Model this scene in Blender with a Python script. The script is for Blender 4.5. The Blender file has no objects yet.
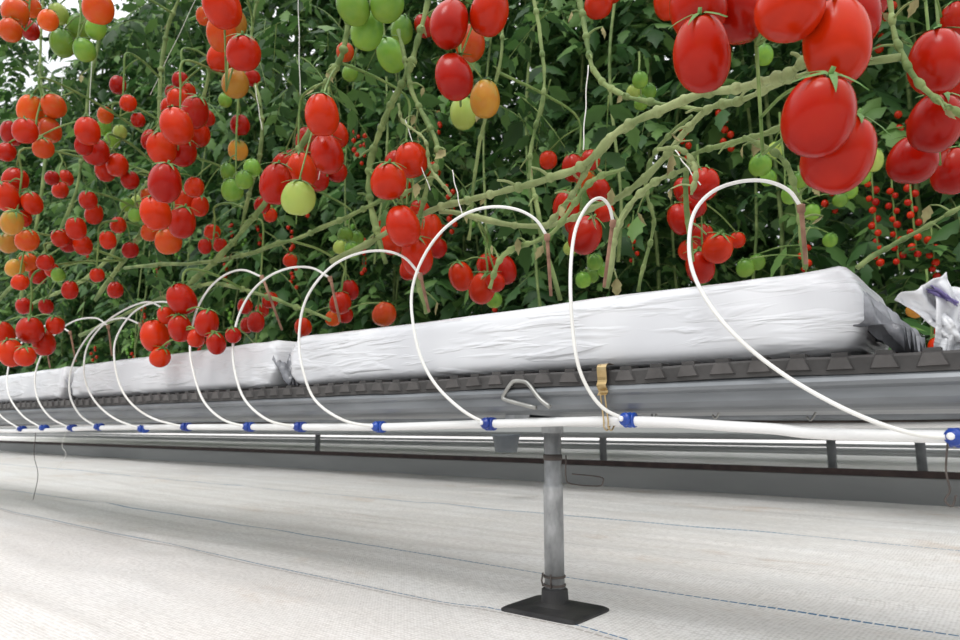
import bpy, math, random
from mathutils import Vector, Matrix, noise
random.seed(7)
S=bpy.context.scene
COL=S.collection
H=0.262
F=700.0
PITCH=math.radians(8.7); YAW=math.radians(38.8)
cam_d=bpy.data.cameras.new("camera"); cam=bpy.data.objects.new("camera",cam_d); COL.objects.link(cam)
cam.location=(0,0,H); cam.rotation_euler=(math.pi/2+PITCH,0,YAW)
cam_d.sensor_width=36; cam_d.lens=36*F/960; cam_d.clip_start=0.01; cam_d.clip_end=200
cam_d.dof.use_dof=True; cam_d.dof.focus_distance=.95; cam_d.dof.aperture_fstop=10
S.camera=cam
ROT=cam.rotation_euler.to_matrix()
C0=Vector((0,0,H))
def ray(px,py): return ROT@Vector(((px-480)/F,(320-py)/F,-1))
def atY(px,py,Y):
    d=ray(px,py); return C0+d*(Y/d.y)
def atD(px,py,D): return C0+ray(px,py)*D

try: S.view_settings.view_transform='Standard'
except Exception: pass

# ---------------- materials ----------------
def mat(name):
    m=bpy.data.materials.new(name); m.use_nodes=True
    nt=m.node_tree; b=nt.nodes['Principled BSDF']
    return m,nt,b
def N(nt,t,**k):
    n=nt.nodes.new(t)
    for a,v in k.items(): setattr(n,a,v)
    return n
def ramp(nt,stops):
    r=N(nt,'ShaderNodeValToRGB'); e=r.color_ramp.elements
    while len(e)<len(stops): e.new(0.5)
    for i,(p,c) in enumerate(stops):
        e[i].position=p; e[i].color=(*c,1)
    return r
def simple(name,c1,c2,scale=20,rough=0.5,metal=0,bump=0.0,bscale=60,stretch=None,spec=0.5,coat=0,bdist=0.002):
    m,nt,b=mat(name)
    tc=N(nt,'ShaderNodeTexCoord'); mp=N(nt,'ShaderNodeMapping')
    if stretch: mp.inputs['Scale'].default_value=stretch
    nt.links.new(tc.outputs['Object'],mp.inputs[0])
    n=N(nt,'ShaderNodeTexNoise'); n.inputs['Scale'].default_value=scale; n.inputs['Detail'].default_value=5
    nt.links.new(mp.outputs[0],n.inputs['Vector'])
    r=ramp(nt,[(0.35,c1),(0.65,c2)])
    nt.links.new(n.outputs[0],r.inputs[0]); nt.links.new(r.outputs[0],b.inputs['Base Color'])
    b.inputs['Roughness'].default_value=rough; b.inputs['Metallic'].default_value=metal
    b.inputs['Specular IOR Level'].default_value=spec; b.inputs['Coat Weight'].default_value=coat
    if bump:
        n2=N(nt,'ShaderNodeTexNoise'); n2.inputs['Scale'].default_value=bscale; n2.inputs['Detail'].default_value=4
        nt.links.new(mp.outputs[0],n2.inputs['Vector'])
        bp=N(nt,'ShaderNodeBump'); bp.inputs['Strength'].default_value=bump; bp.inputs['Distance'].default_value=bdist
        nt.links.new(n2.outputs[0],bp.inputs['Height']); nt.links.new(bp.outputs[0],b.inputs['Normal'])
    return m
M={}
M['slabend']=simple('grey_film',(.13,.135,.15),(.36,.37,.40),20,.25,bump=.6,bscale=50,bdist=.006)
def slabmat():
    m,nt,b=mat('white_film'); L=nt.links.new
    tc=N(nt,'ShaderNodeTexCoord')
    n=N(nt,'ShaderNodeTexNoise'); n.inputs['Scale'].default_value=7; L(tc.outputs['Object'],n.inputs['Vector'])
    r=ramp(nt,[(.35,(.62,.63,.66)),(.65,(.71,.72,.745))]); L(n.outputs[0],r.inputs[0]); L(r.outputs[0],b.inputs['Base Color'])
    b.inputs['Roughness'].default_value=.24; b.inputs['Specular IOR Level'].default_value=.5
    hs=[]
    for rot,sc in(((0,.75,0),(4,2,30)),((0,-1.0,.1),(4,2,24))):
        mp=N(nt,'ShaderNodeMapping'); mp.inputs['Scale'].default_value=sc; mp.inputs['Rotation'].default_value=rot; L(tc.outputs['Object'],mp.inputs[0])
        n1=N(nt,'ShaderNodeTexNoise'); n1.inputs['Scale'].default_value=2.0; n1.inputs['Detail'].default_value=3; n1.inputs['Roughness'].default_value=.4; n1.inputs['Distortion'].default_value=.6; L(mp.outputs[0],n1.inputs['Vector'])
        mr=N(nt,'ShaderNodeMapRange',interpolation_type='SMOOTHSTEP'); L(n1.outputs[0],mr.inputs[0]); mr.inputs[1].default_value=.52; mr.inputs[2].default_value=.72; hs.append(mr)
    ad=N(nt,'ShaderNodeMath',operation='ADD'); L(hs[0].outputs[0],ad.inputs[0]); L(hs[1].outputs[0],ad.inputs[1])
    bp=N(nt,'ShaderNodeBump'); bp.inputs['Strength'].default_value=.7; bp.inputs['Distance'].default_value=.0030; L(ad.outputs[0],bp.inputs['Height']); L(bp.outputs[0],b.inputs['Normal'])
    return m
M['slab']=slabmat()
M['steel']=simple('galvanised_steel',(.14,.15,.16),(.22,.235,.25),30,.42,metal=.3,bump=.1,bscale=200,stretch=(.2,1,1))
M['postm']=simple('galvanised_tube',(.28,.29,.295),(.50,.51,.52),60,.45,metal=.35,bump=.1,bscale=200,stretch=(1,1,.5))
M['liner']=simple('dark_liner',(.034,.032,.031),(.065,.061,.059),25,.6,bump=.3,bscale=150)
M['tooth']=simple('liner_tooth',(.055,.051,.049),(.098,.091,.088),25,.5,bump=.3,bscale=150)
M['pipe']=simple('white_pipe',(.74,.74,.73),(.82,.82,.82),8,.35)
M['tube']=simple('white_tube',(.72,.71,.67),(.82,.82,.79),10,.35)
M['blue']=simple('blue_plastic',(.010,.035,.24),(.015,.07,.38),20,.3)
M['rubber']=simple('black_rubber',(.016,.016,.018),(.035,.034,.033),30,.55,bump=.2,bscale=200)
M['stake']=simple('brown_stake',(.20,.10,.06),(.36,.20,.13),60,.7)
M['brass']=simple('brass_clip',(.42,.30,.14),(.62,.48,.27),30,.28,metal=.9)
M['wire']=simple('wire_steel',(.20,.20,.19),(.36,.36,.34),30,.35,metal=.6)
M['dwire']=simple('dark_wire',(.05,.04,.035),(.10,.08,.07),30,.6)
M['string']=simple('white_string',(.75,.74,.68),(.85,.84,.80),30,.8)
M['vine']=simple('vine_skin',(.09,.15,.035),(.25,.32,.11),22,.7,bump=.6,bscale=160)
M['vinedry']=simple('vine_dry_skin',(.17,.22,.075),(.32,.37,.16),18,.7,bump=.6,bscale=160)
M['truss']=simple('truss_skin',(.10,.19,.035),(.21,.29,.08),30,.6)
M['scrap']=simple('dried_leaf',(.18,.15,.06),(.36,.33,.15),40,.8)
M['calyx']=simple('calyx_skin',(.06,.15,.03),(.13,.26,.05),40,.6)
M['curb']=simple('curb_metal',(.27,.28,.28),(.34,.35,.35),6,.5,metal=.1,stretch=(.2,1,1))
M['rail']=simple('rail_metal',(.38,.39,.40),(.54,.55,.56),6,.5,stretch=(.2,1,1))
M['shortpost']=simple('short_post_metal',(.22,.23,.24),(.32,.33,.34),20,.5)
M['curbtop']=simple('curb_top',(.035,.022,.022),(.07,.045,.04),20,.7)
M['purple']=simple('printed_film',(.10,.08,.20),(.16,.13,.32),20,.4)
M['bucket']=simple('grey_bucket',(.10,.115,.13),(.16,.175,.19),10,.5)
def tomat(name,c1,c2,c3):
    m,nt,b=mat(name)
    tc=N(nt,'ShaderNodeTexCoord'); sx=N(nt,'ShaderNodeSeparateXYZ'); nt.links.new(tc.outputs['Object'],sx.inputs[0])
    n=N(nt,'ShaderNodeTexNoise'); n.inputs['Scale'].default_value=1.1; n.inputs['Detail'].default_value=3
    oi=N(nt,'ShaderNodeObjectInfo')
    va=N(nt,'ShaderNodeVectorMath',operation='MULTIPLY_ADD'); nt.links.new(oi.outputs['Location'],va.inputs[0]); va.inputs[1].default_value=(40,40,40); nt.links.new(tc.outputs['Object'],va.inputs[2])
    nt.links.new(va.outputs[0],n.inputs['Vector'])
    ad=N(nt,'ShaderNodeMath',operation='MULTIPLY_ADD'); nt.links.new(sx.outputs['Z'],ad.inputs[0]); ad.inputs[1].default_value=.22
    nt.links.new(n.outputs[0],ad.inputs[2])
    r=ramp(nt,[(0.2,c1),(0.55,c2),(0.9,c3)]); nt.links.new(ad.outputs[0],r.inputs[0])
    hs=N(nt,'ShaderNodeHueSaturation'); mr=N(nt,'ShaderNodeMapRange'); nt.links.new(oi.outputs['Random'],mr.inputs[0])
    mr.inputs[3].default_value=.65; mr.inputs[4].default_value=1.12
    mh=N(nt,'ShaderNodeMapRange'); nt.links.new(oi.outputs['Random'],mh.inputs[0]); mh.inputs[3].default_value=.500; mh.inputs[4].default_value=.506
    nt.links.new(mh.outputs[0],hs.inputs['Hue'])
    nt.links.new(mr.outputs[0],hs.inputs['Value']); nt.links.new(r.outputs[0],hs.inputs['Color'])
    nt.links.new(hs.outputs[0],b.inputs['Base Color'])
    b.inputs['Roughness'].default_value=.24; b.inputs['Specular IOR Level'].default_value=.22
    return m
TM={'r':tomat('tomato_red',(.42,.006,.002),(.52,.009,.002),(.50,.022,.003)),
    'o':tomat('tomato_orange',(.62,.09,.010),(.64,.055,.008),(.54,.15,.016)),
    'y':tomat('tomato_turning',(.58,.27,.04),(.54,.21,.03),(.34,.29,.045)),
    'g':tomat('tomato_green',(.23,.38,.045),(.17,.33,.045),(.08,.21,.03)),
    'l':tomat('tomato_lime',(.41,.49,.10),(.41,.50,.11),(.30,.45,.08))}
def leafmat(name,d,mid,l,t=.34):
    m,nt,b=mat(name)
    g=N(nt,'ShaderNodeNewGeometry'); r=ramp(nt,[(0,d),(0.55,mid),(1,l)])
    nt.links.new(g.outputs['Random Per Island'],r.inputs[0])
    nt.links.new(r.outputs[0],b.inputs['Base Color']); b.inputs['Roughness'].default_value=.5
    b.inputs['Specular IOR Level'].default_value=.3
    tr=N(nt,'ShaderNodeBsdfTranslucent'); nt.links.new(r.outputs[0],tr.inputs[0])
    mx=N(nt,'ShaderNodeMixShader'); mx.inputs[0].default_value=t
    out=nt.nodes['Material Output']
    nt.links.new(b.outputs[0],mx.inputs[1]); nt.links.new(tr.outputs[0],mx.inputs[2]); nt.links.new(mx.outputs[0],out.inputs[0])
    return m
M['leaf']=leafmat('tomato_leaf',(.018,.05,.013),(.05,.12,.028),(.14,.26,.065))
M['leaf2']=leafmat('tomato_leaf_far',(.018,.052,.015),(.055,.138,.036),(.18,.32,.088),.36)

# ---------------- mesh helpers ----------------
def obj(name,V,Fc,m,parent=None,smooth=True,label=None,cat=None,group=None,loc=None,kind=None,mi=None):
    me=bpy.data.meshes.new(name); me.from_pydata([tuple(v) for v in V],[],Fc); me.update()
    if smooth: me.polygons.foreach_set('use_smooth',[True]*len(me.polygons))
    if m is not None:
        for x in (m if isinstance(m,list) else [m]): me.materials.append(x)
    if mi: me.polygons.foreach_set('material_index',mi)
    o=bpy.data.objects.new(name,me); COL.objects.link(o)
    if loc is not None: o.location=loc
    meta(o,parent,label,cat,group,kind); return o
def meta(o,parent=None,label=None,cat=None,group=None,kind=None):
    if parent: o.parent=parent
    if label: o['label']=label
    if cat: o['category']=cat
    if group: o['group']=group
    if kind: o['kind']=kind
def empty(name,loc,label,cat,group=None):
    o=bpy.data.objects.new(name,None); o.empty_display_size=.05; COL.objects.link(o); o.location=loc
    meta(o,None,label,cat,group); return o
def smoothpath(P,n=6):
    P=[Vector(p) for p in P]; out=[]
    Q=[2*P[0]-P[1]]+P+[2*P[-1]-P[-2]]
    for i in range(1,len(Q)-2):
        for k in range(n):
            t=k/n; a,b,c,d=Q[i-1],Q[i],Q[i+1],Q[i+2]
            out.append(.5*((2*b)+(c-a)*t+(2*a-5*b+4*c-d)*t*t+(3*b-a-3*c+d)*t**3))
    out.append(P[-1]); return out
def tube(V,Fc,P,r,seg=8,r2=None,wob=0):
    if r2 is None: r2=r
    base=len(V); n=len(P); up=None
    for i,p in enumerate(P):
        t=(P[min(i+1,n-1)]-P[max(i-1,0)])
        if t.length<1e-9: t=Vector((0,0,1))
        t.normalize()
        if up is None: up=Vector((0,0,1)) if abs(t.z)<.9 else Vector((1,0,0))
        s=t.cross(up)
        if s.length<1e-5: s=t.cross(Vector((0,1,.1)))
        s.normalize(); u=s.cross(t).normalized(); up=u
        rr=r+(r2-r)*i/max(1,n-1)
        if wob: rr*=1+wob*noise.noise(p*40)
        for k in range(seg):
            a=2*math.pi*k/seg
            V.append(p+s*(math.cos(a)*rr)+u*(math.sin(a)*rr))
    for i in range(n-1):
        for k in range(seg):
            a=base+i*seg+k; b=base+i*seg+(k+1)%seg
            Fc.append((a,b,b+seg,a+seg))
    Fc.append(tuple(base+k for k in range(seg))[::-1]); Fc.append(tuple(base+(n-1)*seg+k for k in range(seg)))
def box(V,Fc,c,s):
    b=len(V); c=Vector(c)
    for z in(-1,1):
        for x,y in((-1,-1),(1,-1),(1,1),(-1,1)): V.append(c+Vector((x*s[0]/2,y*s[1]/2,z*s[2]/2)))
    Fc.extend([(b,b+3,b+2,b+1),(b+4,b+5,b+6,b+7),(b,b+1,b+5,b+4),(b+1,b+2,b+6,b+5),(b+2,b+3,b+7,b+6),(b+3,b,b+4,b+7)])
def lathe(V,Fc,prof,c,axis=Vector((0,0,1)),seg=24):
    axis=Vector(axis).normalized(); s=axis.orthogonal().normalized(); u=axis.cross(s); b=len(V); c=Vector(c)
    for r,h in prof:
        for k in range(seg):
            a=2*math.pi*k/seg; V.append(c+axis*h+s*(r*math.cos(a))+u*(r*math.sin(a)))
    for i in range(len(prof)-1):
        for k in range(seg):
            p=b+i*seg+k; q=b+i*seg+(k+1)%seg; Fc.append((p,q,q+seg,p+seg))
    Fc.append(tuple(b+k for k in range(seg))[::-1]); Fc.append(tuple(b+(len(prof)-1)*seg+k for k in range(seg)))
def sweepX(V,Fc,prof,xs,closed=True):
    b=len(V); n=len(prof)
    for x in xs:
        for y,z in prof: V.append(Vector((x,y,z)))
    for i in range(len(xs)-1):
        for k in range(n if closed else n-1):
            p=b+i*n+k; q=b+i*n+(k+1)%n; Fc.append((p,q,q+n,p+n))
    if closed:
        Fc.append(tuple(b+k for k in range(n))[::-1]); Fc.append(tuple(b+(len(xs)-1)*n+k for k in range(n)))
def rnd(a,b): return random.uniform(a,b)

# ---------------- floor ----------------
def floor():
    V=[];Fc=[]
    xs=[-30+ i*.5 for i in range(40)]+[-10+ i*.12 for i in range(50)]+[-4+i*.03 for i in range(150)]+[.5+i*.3 for i in range(15)]
    ys=[-3+i*.25 for i in range(12)]+[i*.018 for i in range(195)]+[3.6+i*.6 for i in range(25)]
    for x in xs:
        for y in ys:
            z=0
            if -10<x<2 and 0<y<3.6:
                z=.0035*noise.noise(Vector((x*.6,y*5,3)))+.003*noise.noise(Vector((x*1.2+y*.3,y*12,8)))
                a=abs(noise.noise(Vector((x*.7,y*8+x*.3,20)))); z+=.0045*max(0,1-a*7)
                z+=.002*noise.noise(Vector((x*6,y*22,1)))
                z-=.005
                dp=math.hypot(x+.59,y-.9)
                if dp<.16: z=z*max(0,(dp-.08)/.08) if dp>.08 else -.001
            V.append((x,y,z))
    n=len(ys)
    for i in range(len(xs)-1):
        for j in range(n-1): a=i*n+j; Fc.append((a,a+n,a+n+1,a+1))
    m,nt,b=mat('woven_ground_cloth'); L=nt.links.new
    tc=N(nt,'ShaderNodeTexCoord'); sx=N(nt,'ShaderNodeSeparateXYZ'); L(tc.outputs['Object'],sx.inputs[0])
    mp=N(nt,'ShaderNodeMapping'); mp.inputs['Scale'].default_value=(.6,1,1); L(tc.outputs['Object'],mp.inputs[0])
    n1=N(nt,'ShaderNodeTexNoise'); n1.inputs['Scale'].default_value=3.0; n1.inputs['Detail'].default_value=9; n1.inputs['Roughness'].default_value=.70; L(mp.outputs[0],n1.inputs['Vector'])
    r1=ramp(nt,[(.30,(.70,.60,.52)),(.42,(.83,.80,.77)),(.7,(.88,.87,.86))]); L(n1.outputs[0],r1.inputs[0])
    n2=N(nt,'ShaderNodeTexNoise'); n2.inputs['Scale'].default_value=150; n2.inputs['Detail'].default_value=3; L(mp.outputs[0],n2.inputs['Vector'])
    wv=N(nt,'ShaderNodeTexWave',wave_type='BANDS',bands_direction='Y'); wv.inputs['Scale'].default_value=50; wv.inputs['Distortion'].default_value=.8; wv.inputs['Detail'].default_value=2; L(tc.outputs['Object'],wv.inputs['Vector'])
    wx=N(nt,'ShaderNodeTexWave',wave_type='BANDS',bands_direction='X'); wx.inputs['Scale'].default_value=50; wx.inputs['Distortion'].default_value=.8; wx.inputs['Detail'].default_value=2; L(tc.outputs['Object'],wx.inputs['Vector'])
    wm=N(nt,'ShaderNodeMath',operation='MULTIPLY'); L(wv.outputs['Fac'],wm.inputs[0]); L(wx.outputs['Fac'],wm.inputs[1])
    ws=N(nt,'ShaderNodeMath',operation='MULTIPLY_ADD'); L(wm.outputs[0],ws.inputs[0]); ws.inputs[1].default_value=.4; L(n2.outputs[0],ws.inputs[2])
    r2=ramp(nt,[(.38,(.72,.71,.70)),(.72,(1,1,1))]); L(ws.outputs[0],r2.inputs[0])
    mx=N(nt,'ShaderNodeMixRGB',blend_type='MULTIPLY'); mx.inputs[0].default_value=.8; L(r1.outputs[0],mx.inputs[1]); L(r2.outputs[0],mx.inputs[2])
    nn=N(nt,'ShaderNodeMath',operation='MULTIPLY_ADD'); L(n1.outputs[0],nn.inputs[0]); nn.inputs[1].default_value=.015; L(sx.outputs['Y'],nn.inputs[2])
    lt=N(nt,'ShaderNodeMapRange'); L(nn.outputs[0],lt.inputs[0]); lt.inputs[1].default_value=.862; lt.inputs[2].default_value=.868; lt.inputs[3].default_value=.25; lt.inputs[4].default_value=0
    mx2=N(nt,'ShaderNodeMixRGB'); L(lt.outputs[0],mx2.inputs[0]); L(mx.outputs[0],mx2.inputs[1]); mx2.inputs[2].default_value=(.50,.46,.43,1)
    cur=mx2
    wob=N(nt,'ShaderNodeTexNoise'); wob.inputs['Scale'].default_value=.9; L(tc.outputs['Object'],wob.inputs['Vector'])
    wy=N(nt,'ShaderNodeMath',operation='MULTIPLY_ADD'); L(wob.outputs[0],wy.inputs[0]); wy.inputs[1].default_value=.03; L(sx.outputs['Y'],wy.inputs[2])
    for yl,wd,st,cc in((.868,.0020,.9,(.07,.18,.32,1)),(1.15,.0032,1.0,(.05,.17,.32,1)),(1.9,.0055,.85,(.08,.20,.34,1)),(.855,.003,.5,(.25,.20,.17,1)),(1.45,.0022,.35,(.3,.28,.26,1)),(2.35,.004,.40,(.25,.25,.25,1))):
        s=N(nt,'ShaderNodeMath',operation='SUBTRACT'); L(wy.outputs[0],s.inputs[0]); s.inputs[1].default_value=yl
        a=N(nt,'ShaderNodeMath',operation='ABSOLUTE'); L(s.outputs[0],a.inputs[0])
        c=N(nt,'ShaderNodeMath',operation='LESS_THAN'); L(a.outputs[0],c.inputs[0]); c.inputs[1].default_value=wd
        dm=N(nt,'ShaderNodeMath',operation='MULTIPLY'); L(sx.outputs['X'],dm.inputs[0]); dm.inputs[1].default_value=70
        fr=N(nt,'ShaderNodeMath',operation='FRACT'); L(dm.outputs[0],fr.inputs[0])
        g=N(nt,'ShaderNodeMath',operation='LESS_THAN'); L(fr.outputs[0],g.inputs[0]); g.inputs[1].default_value=.82
        mu=N(nt,'ShaderNodeMath',operation='MULTIPLY'); L(c.outputs[0],mu.inputs[0]); L(g.outputs[0],mu.inputs[1])
        mu2=N(nt,'ShaderNodeMath',operation='MULTIPLY'); L(mu.outputs[0],mu2.inputs[0]); mu2.inputs[1].default_value=st
        k=N(nt,'ShaderNodeMixRGB'); L(mu2.outputs[0],k.inputs[0]); L(cur.outputs[0],k.inputs[1]); k.inputs[2].default_value=cc; cur=k
    L(cur.outputs[0],b.inputs['Base Color']); b.inputs['Roughness'].default_value=.5
    bp=N(nt,'ShaderNodeBump'); bp.inputs['Strength'].default_value=.5; bp.inputs['Distance'].default_value=.002; L(ws.outputs[0],bp.inputs['Height'])
    n3=N(nt,'ShaderNodeTexNoise'); n3.inputs['Scale'].default_value=10; n3.inputs['Detail'].default_value=5; L(mp.outputs[0],n3.inputs['Vector'])
    bp2=N(nt,'ShaderNodeBump'); bp2.inputs['Strength'].default_value=.4; bp2.inputs['Distance'].default_value=.007; L(n3.outputs[0],bp2.inputs['Height']); L(bp.outputs[0],bp2.inputs['Normal'])
    L(bp2.outputs[0],b.inputs['Normal'])
    obj('floor',V,Fc,m,kind='structure',label='white woven ground cloth with blue stitched seam lines',cat='floor')
floor()

# ---------------- gutter ----------------
ZG=H+.072
def gutter(Y0,x0,x1,detail,label):
    V=[];Fc=[]
    w=.235
    prof=[(Y0+.001,ZG-.018),(Y0-.004,ZG-.022),(Y0-.006,ZG-.026),(Y0-.004,ZG-.030),(Y0+.001,ZG-.033),(Y0+.002,ZG-.043),(Y0+.006,ZG-.049),(Y0+.014,ZG-.0525),(Y0+.024,ZG-.055),(Y0+.10,ZG-.058),
          (Y0+w-.02,ZG-.056),(Y0+w-.002,ZG-.046),(Y0+w+.004,ZG-.033),(Y0+w,ZG-.020)]
    xs=[x0+(x1-x0)*i/20 for i in range(21)]
    sweepX(V,Fc,prof,xs)
    g=obj('growing_gutter',V,Fc,M['steel'],smooth=False,label=label,cat='gutter',group='growing gutters')
    V=[];Fc=[]
    t=.019
    if detail: xs=[x0+(x1-x0)*i/300 for i in range(301)]
    prof=[(Y0-.003,ZG-t),(Y0-.003,ZG-.003),(Y0-.001,ZG-.0005),(Y0+.003,ZG+.0),(Y0+.012,ZG-.003),(Y0+.10,ZG-.005),(Y0+w-.02,ZG-.004),(Y0+w-.002,ZG-.001),(Y0+w,ZG-t)]
    sweepX(V,Fc,prof,xs)
    mi=[0]*len(Fc)
    if detail:
        x=x0
        while x<x1-.06:
            yF=Y0-.003; s=rnd(.88,1.08)
            b=len(V); zt=ZG-.001; zb=ZG-.015
            for dy,k in((0.001,1),(-.003,.84)):
                zm=(zt+zb)/2
                for xx,zz in((-.009,zt),(.009,zt),(.0155,zb),(-.0155,zb)): V.append(Vector((x+xx*k*s,yF+dy,zm+(zz-zm)*k)))
            Fc.extend([(b+4,b+7,b+6,b+5),(b,b+4,b+5,b+1),(b+1,b+5,b+6,b+2),(b+2,b+6,b+7,b+3),(b+3,b+7,b+4,b)])
            mi+=[1,0,0,0,0]
            box(V,Fc,(x,Y0+.008,ZG+.0008),(.015,.020,.005)); mi+=[0]*6
            box(V,Fc,(x+.020,Y0+w/2,ZG-.003),(.018,w-.03,.006)); mi+=[0]*6
            x+=.040
        for v in V:
            k=max(0,1-(v.y-Y0)/.03)
            v.z+=k*(.0022*noise.noise(Vector((v.x*6,3,0)))+.0012*noise.noise(Vector((v.x*17,9,0))))
            v.y+=k*.0015*noise.noise(Vector((v.x*8,31,0)))
    obj('ribbed_liner',V,Fc,[M['liner'],M['tooth']],parent=g,smooth=False,label='dark ribbed plastic liner',mi=mi)
    return g
GY=.785
gutter(GY,-5.2,.9,True,'galvanised steel growing gutter with dark ribbed liner under the white slabs')

# ---------------- slabs ----------------
def slab_mesh(L,seed,hh=.0490,hw=.093):
    V=[];Fc=[]; nu=180; nv=60
    for i in range(nu+1):
        u=i/nu; x=-L/2+L*u; e=min(u,1-u)*L
        k=1
        if e<.024: k=(1-(1-e/.024)**2.2*.55)
        if i in(0,nu): k*=.8
        for j in range(nv):
            a=2*math.pi*(j+.5)/nv; ca,sa=math.cos(a),math.sin(a)
            p=2/6.5
            y=hw*math.copysign(abs(ca)**p,ca); z=hh*math.copysign(abs(sa)**p,sa)
            y*=1-(1-k)*.12; z*=k
            nf=noise.noise(Vector((x*6,y*5,z*6+seed*7)))*.0020
            end=max(0,1-e/.16)
            nf+=end*noise.noise(Vector((x*18,y*25,z*60+seed)))*.0055
            f=nf
            big=noise.noise(Vector((x*2.8,seed*5,0)))*.003
            d=Vector((0,ca,sa)).normalized()
            zz=z+d.z*f; yy=y+d.y*f*1.3
            if sa>0: zz+=big*sa
            if sa<0: zz=max(zz,-hh)
            V.append(Vector((x,yy,zz)))
    for i in range(nu):
        for j in range(nv):
            a=i*nv+j; b=i*nv+(j+1)%nv; Fc.append((a,b,b+nv,a+nv))
    Fc.append(tuple(range(nv))[::-1]) ; Fc.append(tuple(nu*nv+j for j in range(nv)))
    return V,Fc
def flap_mesh(sgn,seed,ln=.05):
    V=[];Fc=[]; nu=18; nv=40
    for i in range(nu+1):
        u=i/nu
        for j in range(nv+1):
            v=j/nv-.5
            y=v*.180*(1-.14*u)
            z=.004-.040*u+ .024*(1-u)*math.sin(v*44+seed)+.010*math.sin(v*70+seed*2+u*2)*(.4+u)+.010*noise.noise(Vector((y*60,u*3,seed)))
            z=max(z,-.048)
            x=sgn*(ln*u*(1+.25*noise.noise(Vector((y*30,1,seed))))-.010+.006*noise.noise(Vector((y*50,u*4,seed+4))))
            V.append(Vector((x,y,z)))
    n=nv+1
    for i in range(nu):
        for j in range(nv): a=i*n+j; Fc.append((a,a+1,a+n+1,a+n))
    return V,Fc
SLABY=.808+.093
def make_slab(x0,x1,seed,label,Y=SLABY):
    L=x1-x0
    V,Fc=slab_mesh(L,seed)
    s=obj('growing_slab',V,Fc,M['slab'],loc=((x0+x1)/2,Y,ZG+.003+.049),label=label,cat='grow bag',group='white growing slabs')
    for sg in(-1,1):
        V,Fc=flap_mesh(sg,seed+sg,.045 if sg>0 else .018)
        f=obj('folded_end',V,Fc,M['slabend'],parent=s,label='crumpled grey folded film end'); f.location=(sg*(L/2),0,0)
        so=f.modifiers.new('t','SOLIDIFY'); so.thickness=.0008
    return s
def XY(px,py,Y): return atY(px,py,Y).x
xa=XY(862,310,.808); xb=XY(286,360,.808); xc=XY(70,385,.808)
make_slab(xb+.010,xa,1,'long white plastic-wrapped growing slab with crumpled grey end')
make_slab(xc+.006,xb-.040,2,'white plastic-wrapped growing slab beside its neighbour')
make_slab(xc-1.0,xc-.050,3,'white plastic-wrapped growing slab, wrinkled film')
s0=make_slab(xa+.11,xa+.98,5,'white growing slab with torn crumpled printed film end')
def crumple(seed,sx,sz,m,loc,rot,lab,amp=1):
    V=[];Fc=[];n=26
    for i in range(n+1):
        for j in range(n+1):
            u=i/n-.5;v=j/n-.5
            d=amp*(.020*noise.noise(Vector((u*3,v*2.2,seed)))+.008*abs(noise.noise(Vector((u*6,v*5,seed+3)))))
            wv=.35+.65*(v+.5)
            V.append(Vector((u*sx*wv,d,v*sz+.006*noise.noise(Vector((u*4,seed,v*2))))))
    for i in range(n):
        for j in range(n): a=i*(n+1)+j; Fc.append((a,a+1,a+n+2,a+n+1))
    o=obj('film_flap',V,Fc,m,parent=s0,smooth=True,label=lab); o.location=Vector(loc)-s0.location; o.rotation_euler=rot
    so=o.modifiers.new('t','SOLIDIFY'); so.thickness=.001
p=atY(942,312,.80); crumple(3,.05,.062,M['slab'],p,(.1,-.5,.3),'torn white film flap')
p=atY(955,325,.802); crumple(5,.05,.07,M['slab'],p,(0,.3,.2),'torn white film flap')
p=atY(943,296,.796); crumple(9,.007,.026,M['purple'],p,(0,-.9,.3),'printed dark purple film strip',.6)

# ---------------- pipe ----------------
PY=.79
pp=[(0,431),(97,428),(184,427),(298,427),(377,427),(486,424),(627,421),(760,428),(957,437)]
P=[atY(x,y,PY) for x,y in pp]
P=[P[0]+Vector((-2.2,0,.0))]+P+[P[-1]+Vector((.9,0,-.002))]
V=[];Fc=[]; tube(V,Fc,smoothpath(P,8),.0060,16)
pipe=obj('irrigation_pipe',V,Fc,M['pipe'],label='white plastic irrigation pipe clipped below the gutter',cat='pipe')
V=[];Fc=[]; tube(V,Fc,smoothpath([Vector((x,.93,H+.004+.003*math.sin(x*5))) for x in [-5,-4,-3,-2.2,-1.6,-1.1,-.6,-.2,.3,.9]],6),.0035,10)
obj('supply_pipe',V,Fc,M['pipe'],label='thin white supply pipe under the gutter',cat='pipe')
V=[];Fc=[]; tube(V,Fc,smoothpath([Vector((x,1.0,H+.008+.002*math.sin(x*7))) for x in [-5,-4,-3,-2.2,-1.6,-1.1,-.6,-.2,.3,.9]],6),.0025,8)
obj('cable',V,Fc,M['dwire'],label='thin dark cable running under the gutter',cat='cable')

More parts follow.
